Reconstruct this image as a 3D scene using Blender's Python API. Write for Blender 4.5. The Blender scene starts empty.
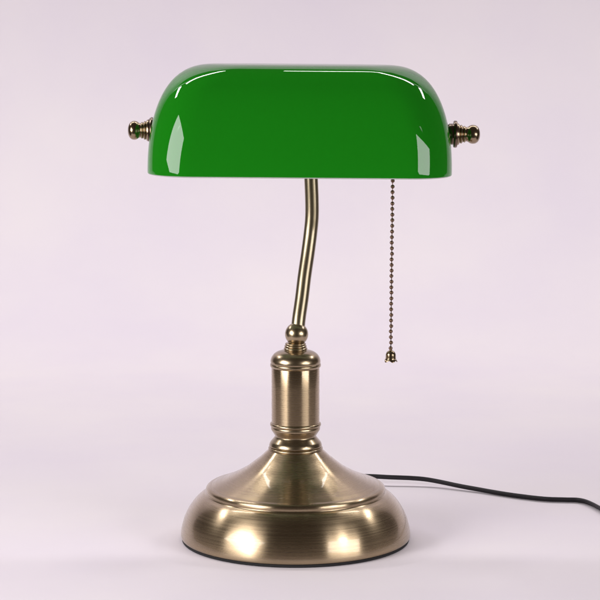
import bpy, bmesh, math, random
from mathutils import Vector, Matrix
from math import radians, sin, cos, pi
random.seed(4)
S = bpy.context.scene
C = S.collection

# ---------------------------------------------------------------- camera
cam_d = bpy.data.cameras.new('camera'); cam = bpy.data.objects.new('camera', cam_d); C.objects.link(cam)
cam.location = (0.0033, -1.5, 0.38)
cam.rotation_euler = (radians(90-7.6), 0, 0)
cam_d.sensor_width = 36; cam_d.sensor_fit = 'HORIZONTAL'
cam_d.angle = radians(16.6)
cam_d.clip_start = 0.01; cam_d.clip_end = 100
S.camera = cam

# ---------------------------------------------------------------- world, studio lamps and added fills
w = bpy.data.worlds.new('World'); S.world = w; w.use_nodes = True
w.node_tree.nodes['Background'].inputs[0].default_value = (1.0, 0.82, 0.70, 1)
w.node_tree.nodes['Background'].inputs[1].default_value = 0.055
S.view_settings.view_transform = 'Standard'; S.view_settings.look = 'None'
S.view_settings.exposure = 0.13; S.view_settings.gamma = 1.0

def softbox(name, loc, target, sx, sy, power, col=(1, 0.97, 1.0), roll=0):
    d = bpy.data.lights.new(name, 'AREA'); d.shape = 'RECTANGLE'
    d.size = sx; d.size_y = sy; d.energy = power; d.color = col
    o = bpy.data.objects.new(name, d); C.objects.link(o)
    o.location = loc
    q = (Vector(target)-Vector(loc)).to_track_quat('-Z', 'Y')
    o.rotation_euler = (q.to_matrix().to_4x4() @ Matrix.Rotation(radians(roll), 4, 'Z')).to_euler()
    return o
softbox('softbox_left', (-0.80, -0.60, 0.42), (0, -0.05, 0.28), 0.68, 0.52, 8.2, (1, 0.97, 0.985), roll=-24)
softbox('softbox_right', (0.82, -0.72, 0.335), (0, -0.05, 0.24), 0.66, 0.36, 4.3, (1, 0.97, 0.985), roll=-14)
softbox('overhead_strip', (0.70, 1.05, 2.10), (0.70, 0.50, 0.1), 1.42, 0.17, 10.5, (1, 0.975, 0.97))
softbox('overhead_strip', (-0.80, 1.05, 2.10), (-0.80, 0.50, 0.1), 1.22, 0.17, 9.5, (1, 0.975, 0.97))
softbox('side_strip', (-2.00, 1.02, 2.02), (-1.3, 0.25, 0.1), 0.85, 0.17, 11, (1, 0.97, 0.985))
softbox('side_strip', (2.00, 1.02, 2.02), (1.3, 0.25, 0.1), 0.85, 0.17, 9.5, (1, 0.97, 0.985))
softbox('added_backdrop_fill', (-0.85, 0.70, 1.15), (-0.42, 1.30, 0.98), 0.45, 0.3, 3.0, (1, 0.97, 1.0))  # added pair of fills, out of view, to lift the backdrop's dark top
softbox('added_backdrop_fill', (0.85, 0.70, 1.15), (0.42, 1.30, 0.98), 0.45, 0.3, 2.6, (1, 0.97, 1.0))
for sx_, en in ((-1, 10), (1, 9)):      # two added fill spots, to brighten the paper in front of the base
    d = bpy.data.lights.new('added_floor_fill', 'SPOT'); d.energy = en; d.spot_size = radians(28); d.spot_blend = 1.0; d.shadow_soft_size = 0.12; d.color = (1, 0.97, 0.985)
    o = bpy.data.objects.new('added_floor_fill', d); C.objects.link(o); o.location = (sx_*0.98, -0.82, 0.64)
    o.rotation_euler = (Vector((0.03*sx_, -0.24, 0))-o.location).to_track_quat('-Z', 'Y').to_euler()

# ---------------------------------------------------------------- materials
def mat(name, **kw):
    m = bpy.data.materials.new(name); m.use_nodes = True
    b = m.node_tree.nodes['Principled BSDF']
    for k, v in kw.items():
        b.inputs[k.replace('_', ' ')].default_value = v
    return m, m.node_tree, b

def brass(name, base, rough, aniso=0.0, coat=0.5, brushed=True, scale_z=1500, coat_rough=0.04):
    m, nt, b = mat(name, Metallic=1.0, Roughness=rough, Anisotropic=aniso)
    b.inputs['Coat Weight'].default_value = coat
    b.inputs['Coat Roughness'].default_value = coat_rough
    b.inputs['Anisotropic Rotation'].default_value = 0.25
    N, L = nt.nodes, nt.links
    tc = N.new('ShaderNodeTexCoord')
    # slow tonal variation of the antique finish
    n2 = N.new('ShaderNodeTexNoise'); n2.inputs['Scale'].default_value = 22; n2.inputs['Detail'].default_value = 5
    L.new(tc.outputs['Object'], n2.inputs['Vector'])
    r2 = N.new('ShaderNodeValToRGB')
    r2.color_ramp.elements[0].position = 0.3; r2.color_ramp.elements[1].position = 0.75
    r2.color_ramp.elements[0].color = tuple(c*0.90 for c in base)+(1,)
    r2.color_ramp.elements[1].color = tuple(min(1, c*1.08) for c in base)+(1,)
    L.new(n2.outputs['Fac'], r2.inputs['Fac'])
    L.new(r2.outputs['Color'], b.inputs['Base Color'])
    if brushed:
        mp = N.new('ShaderNodeMapping'); mp.inputs['Scale'].default_value = (3, 3, scale_z)
        L.new(tc.outputs['Object'], mp.inputs['Vector'])
        n = N.new('ShaderNodeTexNoise'); n.inputs['Scale'].default_value = 1; n.inputs['Detail'].default_value = 3
        L.new(mp.outputs['Vector'], n.inputs['Vector'])
        mr = N.new('ShaderNodeMapRange'); mr.inputs['From Min'].default_value = 0.3; mr.inputs['From Max'].default_value = 0.7
        mr.inputs['To Min'].default_value = rough*0.85; mr.inputs['To Max'].default_value = rough*1.15
        L.new(n.outputs['Fac'], mr.inputs['Value']); L.new(mr.outputs['Result'], b.inputs['Roughness'])
        bp = N.new('ShaderNodeBump'); bp.inputs['Strength'].default_value = 0.04; bp.inputs['Distance'].default_value = 0.0001
        L.new(n.outputs['Fac'], bp.inputs['Height']); L.new(bp.outputs['Normal'], b.inputs['Normal'])
        tg = N.new('ShaderNodeTangent'); tg.direction_type = 'RADIAL'; tg.axis = 'Z'
        L.new(tg.outputs['Tangent'], b.inputs['Tangent'])
    return m
BR = (0.40, 0.305, 0.19)
M_base = brass('brushed_antique_brass', BR, 0.275, 0.88, 0.45, coat_rough=0.03)
M_tube = brass('antique_brass_tube', (0.30, 0.25, 0.16), 0.32, 0.0, 0.5, False)
M_pol = brass('polished_antique_brass', (0.38, 0.295, 0.185), 0.27, 0.0, 0.4, False)
M_dark = brass('dark_bronze', (0.16, 0.11, 0.08), 0.25, 0.0, 0.2, False)
M_knob = brass('aged_brass', (0.32, 0.24, 0.15), 0.22, 0.0, 0.3, False)
M_chain = brass('chain_bronze', (0.19, 0.12, 0.08), 0.25, 0.0, 0.2, False)
M_felt, _, _b = mat('black_felt', Base_Color=(0.012, 0.011, 0.012, 1), Roughness=0.9)
M_cord, nt, b = mat('black_pvc', Base_Color=(0.012, 0.010, 0.012, 1), Roughness=0.5)
b.inputs['Specular IOR Level'].default_value = 0.35

# cased green glass: glossy skin over coloured glass
M_green, nt, b = mat('green_cased_glass', Base_Color=(0.0085, 0.235, 0.006, 1), Roughness=0.55)
b.inputs['Specular IOR Level'].default_value = 0.0
b.inputs['Coat Weight'].default_value = 1.0; b.inputs['Coat Roughness'].default_value = 0.012
b.inputs['Coat IOR'].default_value = 1.6
tl = nt.nodes.new('ShaderNodeBsdfTranslucent'); tl.inputs['Color'].default_value = (0.02, 0.62, 0.03, 1)
mx = nt.nodes.new('ShaderNodeMixShader'); mx.inputs[0].default_value = 0.18
out = nt.nodes['Material Output']
nt.links.new(b.outputs[0], mx.inputs[1]); nt.links.new(tl.outputs[0], mx.inputs[2]); nt.links.new(mx.outputs[0], out.inputs[0])
nz = nt.nodes.new('ShaderNodeTexNoise'); nz.inputs['Scale'].default_value = 9; nz.inputs['Detail'].default_value = 1
tc = nt.nodes.new('ShaderNodeTexCoord'); nt.links.new(tc.outputs['Object'], nz.inputs['Vector'])
bp = nt.nodes.new('ShaderNodeBump'); bp.inputs['Strength'].default_value = 0.4; bp.inputs['Distance'].default_value = 0.0004
nt.links.new(nz.outputs['Fac'], bp.inputs['Height']); nt.links.new(bp.outputs['Normal'], b.inputs['Coat Normal'])
M_opal, _, b = mat('white_opal_glass', Base_Color=(0.85, 0.86, 0.84, 1), Roughness=0.15)
out = M_opal.node_tree.nodes['Material Output']
tl = M_opal.node_tree.nodes.new('ShaderNodeBsdfTranslucent'); tl.inputs['Color'].default_value = (0.9, 0.92, 0.88, 1)
mx = M_opal.node_tree.nodes.new('ShaderNodeMixShader'); mx.inputs[0].default_value = 0.4
M_opal.node_tree.links.new(b.outputs[0], mx.inputs[1]); M_opal.node_tree.links.new(tl.outputs[0], mx.inputs[2]); M_opal.node_tree.links.new(mx.outputs[0], out.inputs[0])
M_bulb, _, b = mat('frosted_bulb_glass', Base_Color=(0.85, 0.85, 0.83, 1), Roughness=0.35)

M_paper, nt, b = mat('pale_lilac_paper', Base_Color=(0.80, 0.725, 0.785, 1), Roughness=0.8)
b.inputs['Specular IOR Level'].default_value = 0.25
tc = nt.nodes.new('ShaderNodeTexCoord')
nz = nt.nodes.new('ShaderNodeTexNoise'); nz.inputs['Scale'].default_value = 5; nz.inputs['Detail'].default_value = 4
nt.links.new(tc.outputs['Object'], nz.inputs['Vector'])
rp = nt.nodes.new('ShaderNodeValToRGB')
rp.color_ramp.elements[0].position = 0.3; rp.color_ramp.elements[1].position = 0.7
rp.color_ramp.elements[0].color = (0.775, 0.71, 0.78, 1); rp.color_ramp.elements[1].color = (0.82, 0.76, 0.79, 1)
nt.links.new(nz.outputs['Fac'], rp.inputs['Fac']); nt.links.new(rp.outputs['Color'], b.inputs['Base Color'])

# ---------------------------------------------------------------- helpers
def link(name, bm, m, parent=None, smooth=True, sharp=None):
    bmesh.ops.recalc_face_normals(bm, faces=bm.faces)
    me = bpy.data.meshes.new(name); 
    for f in bm.faces: f.smooth = smooth
    if sharp:
        for e in bm.edges:
            if len(e.link_faces) == 2 and e.calc_face_angle(0) > radians(sharp): e.smooth = False
    bm.to_mesh(me); bm.free()
    for x in (m if isinstance(m, (list, tuple)) else [m]): me.materials.append(x)
    o = bpy.data.objects.new(name, me); C.objects.link(o)
    if parent: o.parent = parent
    return o

def smooth_profile(pts, sub=6, corner=()):
    """Catmull-Rom through the (r, z) points; indices in corner stay crisp."""
    out = []; n = len(pts)
    for i in range(n-1):
        p1, p2 = pts[i], pts[i+1]
        p0 = pts[i-1] if i > 0 and i not in corner else (2*p1[0]-p2[0], 2*p1[1]-p2[1])
        p3 = pts[i+2] if i+2 < n and (i+1) not in corner else (2*p2[0]-p1[0], 2*p2[1]-p1[1])
        for k in range(sub):
            t = k/sub
            out.append(tuple(0.5*((2*p1[j])+(-p0[j]+p2[j])*t+(2*p0[j]-5*p1[j]+4*p2[j]-p3[j])*t*t+(-p0[j]+3*p1[j]-3*p2[j]+p3[j])*t**3) for j in (0, 1)))
    out.append(pts[-1])
    return out

def lathe(bm, prof, n=128, mtx=Matrix.Identity(4), caps=True):
    rings = []
    for r, z in prof:
        r = max(r, 1e-5)
        rings.append([bm.verts.new(mtx @ Vector((r*cos(2*pi*k/n), r*sin(2*pi*k/n), z))) for k in range(n)])
    for a, b_ in zip(rings, rings[1:]):
        for k in range(n):
            bm.faces.new((a[k], a[(k+1) % n], b_[(k+1) % n], b_[k]))
    if caps:
        bm.faces.new(rings[0]); bm.faces.new(rings[-1])

def catmull(pts, sub=10):
    P = [Vector(p) for p in pts]; out = []
    for i in range(len(P)-1):
        p1, p2 = P[i], P[i+1]
        p0 = P[i-1] if i else 2*p1-p2
        p3 = P[i+2] if i+2 < len(P) else 2*p2-p1
        for k in range(sub):
            t = k/sub
            out.append(0.5*((2*p1)+(-p0+p2)*t+(2*p0-5*p1+4*p2-p3)*t*t+(-p0+3*p1-3*p2+p3)*t**3))
    out.append(P[-1]); return out

def tube(bm, path, rad, n=32, off=(0, 0)):
    """off = (side, up) shift of the tube centre from the path."""
    rings = []; 
    for i, p in enumerate(path):
        t = (path[min(i+1, len(path)-1)]-path[max(i-1, 0)]).normalized()
        up = Vector((0, 1, 0)) if abs(t.z) > 0.7 else Vector((0, 0, 1))
        s = t.cross(up).normalized(); u = s.cross(t).normalized()
        c = p + s*off[0] + u*off[1]
        rings.append([bm.verts.new(c+s*rad*cos(2*pi*k/n)+u*rad*sin(2*pi*k/n)) for k in range(n)])
    for a, b_ in zip(rings, rings[1:]):
        for k in range(n): bm.faces.new((a[k], a[(k+1) % n], b_[(k+1) % n], b_[k]))
    bm.faces.new(rings[0]); bm.faces.new(rings[-1])

# ---------------------------------------------------------------- setting: one seamless paper sweep
bm = bmesh.new()
prof = [(-0.31, 0), (-0.2, 0), (0, 0), (0.12, 0), (0.3, 0), (0.5, 0)]
R0, y0 = 0.55, 0.75
prof += [(y0+R0*sin(a), R0-R0*cos(a)) for a in [radians(4.5*k) for k in range(0, 20)]]
prof += [(y0+R0, R0+0.01), (y0+R0, 1.0), (y0+R0, 1.6)]
def half_width(y): return 0.44+1.10*min(1, max(0, (y-0.12)/0.68))
rows = [[bm.verts.new((half_width(y)*k/10, y, z)) for k in range(-10, 11)] for y, z in prof]
for a, b_ in zip(rows, rows[1:]):
    for k in range(20): bm.faces.new((a[k], a[k+1], b_[k+1], b_[k]))
bd = link('backdrop', bm, M_paper)
bd['kind'] = 'structure'

# ---------------------------------------------------------------- the lamp
lamp = bpy.data.objects.new('desk_lamp', None); C.objects.link(lamp)
lamp['label'] = 'brass desk lamp with a long green glass shade and a beaded pull chain'
lamp['category'] = 'desk lamp'

# base: bell skirt, raised step, concave cone, collar
prof = [(0.0, 0.0022), (0.0835, 0.0022), (0.0850, 0.0026), (0.0856, 0.0040), (0.0855, 0.0065), (0.0846, 0.0110), (0.0826, 0.0175),
        (0.0793, 0.0240), (0.0750, 0.0298), (0.0705, 0.0338), (0.0672, 0.0356)]
a = smooth_profile(prof[3:], 6)
prof1 = [(0.0, 0.0022), (0.0838, 0.0022), (0.0848, 0.0024), (0.0854, 0.0030)] + a
step = smooth_profile([(0.0672, 0.0356), (0.0667, 0.0364), (0.0669, 0.0378), (0.0664, 0.0396), (0.0650, 0.0408), (0.0632, 0.0414)], 5)
cone = smooth_profile([(0.0632, 0.0412), (0.0590, 0.0430), (0.0520, 0.0458), (0.0440, 0.0497), (0.0370, 0.0538), (0.0310, 0.0584), (0.0258, 0.0626), (0.0224, 0.0658), (0.0199, 0.0682)], 6)
bm = bmesh.new(); lathe(bm, prof1+step[1:]+cone[1:]+[(0.0, 0.0682)], 192)
base = link('base', bm, M_base, lamp, sharp=50)
bm = bmesh.new(); lathe(bm, [(0.0, 0.0003), (0.0846, 0.0003), (0.0849, 0.0012), (0.0846, 0.0021), (0.0, 0.0021)], 128)
link('felt_pad', bm, M_felt, base, sharp=50)

# turned collar between base and column
bm = bmesh.new()
p = [(0.0, 0.0679), (0.0198, 0.0679)] + smooth_profile([(0.0198, 0.0681), (0.0203, 0.0688), (0.0200, 0.0697), (0.0190, 0.0701)], 4)
p += smooth_profile([(0.0191, 0.0703), (0.0196, 0.0711), (0.0194, 0.0722), (0.0187, 0.0738), (0.0172, 0.0756), (0.0158, 0.0773), (0.0153, 0.0785), (0.0162, 0.0802), (0.0175, 0.0822)], 5)
p += smooth_profile([(0.0175, 0.0824), (0.0181, 0.0832), (0.0182, 0.0846), (0.0180, 0.0856)], 4)
p += [(0.0181, 0.0858), (0.0188, 0.0862), (0.0190, 0.0871), (0.0187, 0.0880), (0.0181, 0.0884), (0.0, 0.0884)]
lathe(bm, p, 128)
link('collar', bm, M_pol, lamp, sharp=55)

# column
bm = bmesh.new()
p = [(0.0, 0.0885), (0.0178, 0.0885), (0.0178, 0.0890), (0.0178, 0.1000), (0.0178, 0.1150), (0.0178, 0.1292), (0.0176, 0.1297)]
lathe(bm, p+[(0.0, 0.1297)], 128)
column = link('column', bm, M_base, lamp, sharp=50)
bm = bmesh.new()
p = [(0.0, 0.1298), (0.0180, 0.1298)] + smooth_profile([(0.0181, 0.1300), (0.0187, 0.1307), (0.0188, 0.1318), (0.0185, 0.1326)], 4)
p += smooth_profile([(0.0182, 0.1327), (0.0185, 0.1337), (0.0184, 0.1354), (0.0176, 0.1376), (0.0159, 0.1398), (0.0134, 0.1414), (0.0104, 0.1423), (0.0086, 0.1426)], 6)
p += [(0.0085, 0.1427)] + smooth_profile([(0.0084, 0.1429), (0.0088, 0.1438), (0.0082, 0.1446)], 4)
p += smooth_profile([(0.0078, 0.1447), (0.0083, 0.1456), (0.0077, 0.1464)], 4)
p += smooth_profile([(0.0073, 0.1465), (0.0078, 0.1473), (0.0070, 0.1481)], 4) + [(0.0, 0.1481)]
lathe(bm, p, 96)
link('column_cap', bm, M_pol, column, sharp=50)

# ball joint
bm = bmesh.new()
bmesh.ops.create_uvsphere(bm, u_segments=48, v_segments=32, radius=0.0086)
o = link('ball_joint', bm, M_pol, lamp); o.location = (0.0008, 0, 0.1545)

# bent arm
AX_Y, AX_Z = 0.018, 0.3028      # shade axis
bm = bmesh.new()
path = catmull([(0.0018, 0.0005, 0.157), (0.0024, 0.002, 0.165), (0.0046, 0.0065, 0.180), (0.0066, 0.011, 0.1960), (0.0090, 0.0155, 0.2120), (0.0110, 0.0185, 0.2270),
                (0.0121, 0.0190, 0.2390), (0.0121, 0.0187, 0.2520), (0.0114, 0.018, 0.2700), (0.0108, 0.018, 0.288), (0.0106, 0.018, 0.2985)], 10)
tube(bm, path, 0.0051, 40)
link('arm', bm, M_tube, lamp)

# shade assembly, tilted a touch like the real one
piv = Vector((0.0033, AX_Y, AX_Z))
TILT = Matrix.Translation(piv) @ Matrix.Rotation(radians(0.45), 4, 'Y') @ Matrix.Translation(-piv)
Z0, ZT = 0.2742, 0.3520
HW, HD = 0.1102, 0.0690
def lerp_tab(tab, x):
    for (x0, y0_), (x1, y1_) in zip(tab, tab[1:]):
        if x <= x1: return y0_+(y1_-y0_)*(x-x0)/(x1-x0)
    return tab[-1][1]
# end inset as a function of the outline angle, read off the silhouette: superellipse corner
def inset_w(s):      # s = height fraction 0..1
    return 0.052*(1-max(0.0, 1-s**2.2)**(1/3.0))
def half_d(s, hd):
    return hd*max(0.0, 1-s**2.0)**(1/6.0)
def outline(t_off, s, n_c=14, n_s=22, n_e=8):
    hw = HW - t_off - inset_w(s)
    hd = half_d(s, HD - t_off)
    hd = max(hd, 1e-4)
    RA, R = 0.0325, min(0.0400, hd)
    pts = []
    for q, (sx, sy) in enumerate(((1, -1), (1, 1), (-1, 1), (-1, -1))):
        cxx, cyy = sx*(hw-RA), sy*(hd-R)
        a0 = -90+90*q
        for k in range(n_c+1):
            a_ = radians(a0+90*k/n_c)
            pts.append((cxx+RA*cos(a_), cyy+R*sin(a_)))
        nxt = ((1, 1), (-1, 1), (-1, -1), (1, -1))[q]
        x1, y1 = nxt[0]*(hw-RA), nxt[1]*(hd-R)
        a1 = radians(a0+90)
        p_s = pts[-1]; p_e = (x1+RA*cos(a1), y1+R*sin(a1))
        m_ = n_e if q % 2 == 0 else n_s
        for k in range(1, m_):
            t = k/m_; pts.append((p_s[0]+(p_e[0]-p_s[0])*t, p_s[1]+(p_e[1]-p_s[1])*t))
    return pts
TH = 0.0042
lv = []            # (points, z, material index of the band that follows)
ss = [0.94*k/30 for k in range(31)]+[math.sqrt(1-q**6) for q in [0.68-0.02*k for k in range(14)]+[0.38, 0.34, 0.30, 0.25, 0.20, 0.15, 0.10, 0.05]]+[1.0]
for s in reversed(ss): lv.append((outline(0, s), Z0+(ZT-Z0)*s, 0))
lv[-1] = (lv[-1][0], lv[-1][1], 0)
for k in (1, 2, 3, 4, 5, 6, 7):
    a_ = pi*k/8
    off = TH/2-TH/2*cos(a_)
    lv.append((outline(off, 0.0), Z0-0.0014*sin(a_), 0 if k < 1 else 1))
for s in ss: lv.append((outline(TH, s), Z0+(ZT-TH-Z0)*s, 1))
bm = bmesh.new()
rings = [[bm.verts.new(TILT @ Vector((0.0033+x, AX_Y+y, z))) for x, y in P] for P, z, _ in lv]
NP = len(rings[0])
for i, (a, b_) in enumerate(zip(rings, rings[1:])):
    for k in range(NP):
        f = bm.faces.new((a[k], a[(k+1) % NP], b_[(k+1) % NP], b_[k])); f.material_index = lv[i][2]
f = bm.faces.new(rings[0]); f.material_index = 0
f = bm.faces.new(rings[-1]); f.material_index = 1
shade = link('lamp_shade', bm, [M_green, M_opal], lamp)

# cross bar, socket and bulb inside the shade
RX = TILT @ Matrix.Translation(piv) @ Matrix.Rotation(radians(90), 4, 'Y')
def along_x(d, sgn, dz=0):   # lathe frame whose +z runs outward along x
    return TILT @ Matrix.Translation(piv+Vector((sgn*d, 0, dz))) @ Matrix.Rotation(radians(90*sgn), 4, 'Y')
bm = bmesh.new()
lathe(bm, [(0.0, -0.1065), (0.0028, -0.1065), (0.0028, 0.1085), (0.0, 0.1085)], 24, RX)
lathe(bm, [(0.0, -0.009), (0.0072, -0.009), (0.0082, -0.005), (0.0082, 0.022), (0.0072, 0.026), (0.0, 0.026)], 40, RX)
link('cross_bar', bm, M_pol, lamp, sharp=40)
bm = bmesh.new()
lathe(bm, [(0.0, 0.034), (0.012, 0.034), (0.0165, 0.040), (0.0165, 0.075), (0.014, 0.078), (0.0, 0.078)], 48, RX @ Matrix.Translation((0.0, 0.012, 0)))
sock = link('bulb_socket', bm, M_dark, lamp, sharp=40)
bm = bmesh.new()
lathe(bm, smooth_profile([(0.0005, -0.072), (0.011, -0.068), (0.0155, -0.055), (0.0150, -0.036), (0.012, -0.015), (0.011, 0.0), (0.011, 0.033)], 5), 40, RX @ Matrix.Translation((0.0, 0.012, 0)))
link('light_bulb', bm, M_bulb, lamp)

# finials at the two ends
def finial(sgn, d0, with_nut, dz):
    bm = bmesh.new(); F = along_x(d0, sgn, dz) @ Matrix.Diagonal((1, 1, 1.0 if with_nut else 0.9, 1))
    p = [(0.0, 0.0012), (0.0082, 0.0012)] + smooth_profile([(0.0082, 0.0012), (0.0078, 0.0024), (0.0070, 0.0030)], 3)
    p += smooth_profile([(0.0062, 0.0031), (0.0070, 0.0042), (0.0062, 0.0053)], 4)
    p += smooth_profile([(0.0054, 0.0054), (0.0062, 0.0066), (0.0054, 0.0078)], 4)
    p += smooth_profile([(0.0052, 0.0079), (0.0056, 0.0092), (0.0066, 0.0108), (0.0070, 0.0128), (0.0066, 0.0150), (0.0052, 0.0168), (0.0028, 0.0179), (0.0002, 0.0182)], 5)
    lathe(bm, p, 48, F)
    fin = link('finial', bm, M_knob, lamp, sharp=50)
    bm = bmesh.new()
    if with_nut:
        lathe(bm, [(0.0, -0.0055), (0.0070, -0.0055), (0.0078, -0.0045), (0.0078, -0.0016), (0.0096, -0.0014), (0.0100, -0.0008), (0.0100, 0.0006), (0.0096, 0.0011), (0.0, 0.0011)], 48, F)
    else:
        lathe(bm, [(0.0, -0.0040), (0.0097, -0.0022), (0.0099, -0.0012), (0.0092, 0.0002), (0.0080, 0.0011), (0.0, 0.0011)], 48, F)
    link('washer', bm, M_dark, fin, sharp=40)
finial(-1, 0.1104, False, -0.0002)
finial(1, 0.1145, True, -0.0012)

# beaded pull chain
chain_top = Vector((0.0712, 0.004, 0.292)); chain_bot = Vector((0.0705, 0.004, 0.1435))
N_B = 37
bm = bmesh.new(); tube(bm, [chain_top.lerp(chain_bot, k/20) for k in range(21)], 0.00038, 8)
chain = link('pull_chain', bm, M_chain, lamp)
step_v = (chain_bot-chain_top)/(N_B-1)
bm = bmesh.new(); bmesh.ops.create_uvsphere(bm, u_segments=20, v_segments=14, radius=0.00148)
bead0 = link('bead', bm, M_chain, chain); bead0.location = chain_top
for k in range(1, N_B):
    c = bead0.copy(); C.objects.link(c); c.parent = chain
    c.location = chain_top+step_v*k+Vector((random.uniform(-1, 1)*0.00016, random.uniform(-1, 1)*0.0002, random.uniform(-1, 1)*0.00012))
bm = bmesh.new()
B = Matrix.Translation((chain_bot.x, chain_bot.y, 0.1332))
p = smooth_profile([(0.0037, 0.0006), (0.0047, 0.0004), (0.0046, 0.0012), (0.0039, 0.0022), (0.0038, 0.0045), (0.0036, 0.0060), (0.0027, 0.0076), (0.0013, 0.0084), (0.0009, 0.0094)], 4)
nn = 48; rr = []
for r, z in [(0.0001, 0.005), (0.0028, 0.0045), (0.0032, 0.0012)]+p+[(0.0001, 0.0096)]:
    rr.append([bm.verts.new(B @ Vector((r*(1+(0.06*cos(5*2*pi*k/nn) if z < 0.002 else 0))*cos(2*pi*k/nn), r*(1+(0.06*cos(5*2*pi*k/nn) if z < 0.002 else 0))*sin(2*pi*k/nn), z-(0.0006*cos(5*2*pi*k/nn) if z < 0.002 else 0)))) for k in range(nn)])
for a, b_ in zip(rr, rr[1:]):
    for k in range(nn): bm.faces.new((a[k], a[(k+1) % nn], b_[(k+1) % nn], b_[k]))
link('bell_pull', bm, M_knob, chain, sharp=60)

# twin-core power cord running off over the paper
cp = [(0.012, 0.080, 0.0045), (0.017, 0.105, 0.0045), (0.026, 0.145, 0.005), (0.036, 0.172, 0.006), (0.048, 0.1815, 0.007), (0.062, 0.1815, 0.0072), (0.0782, 0.1787, 0.007), (0.0949, 0.1775, 0.0066), (0.1073, 0.1755, 0.006),
      (0.1195, 0.1710, 0.0048), (0.1353, 0.1615, 0.0034), (0.1511, 0.1519, 0.0025), (0.1663, 0.1405, 0.0022), (0.1814, 0.1300, 0.0022),
      (0.2004, 0.1200, 0.0022), (0.2163, 0.1174, 0.0022), (0.2267, 0.1160, 0.0022), (0.2335, 0.1082, 0.0022), (0.2402, 0.0880, 0.0022), (0.2474, 0.0576, 0.0022), (0.262, 0.0, 0.0022), (0.30, -0.06, 0.0022)]
path = catmull(cp, 12)
bm = bmesh.new()
tube(bm, path, 0.00125, 20, (0.0008, 0.0009)); tube(bm, path, 0.00125, 20, (-0.0008, -0.0008))
link('power_cord', bm, M_cord, lamp)
bpy.context.view_layer.update()
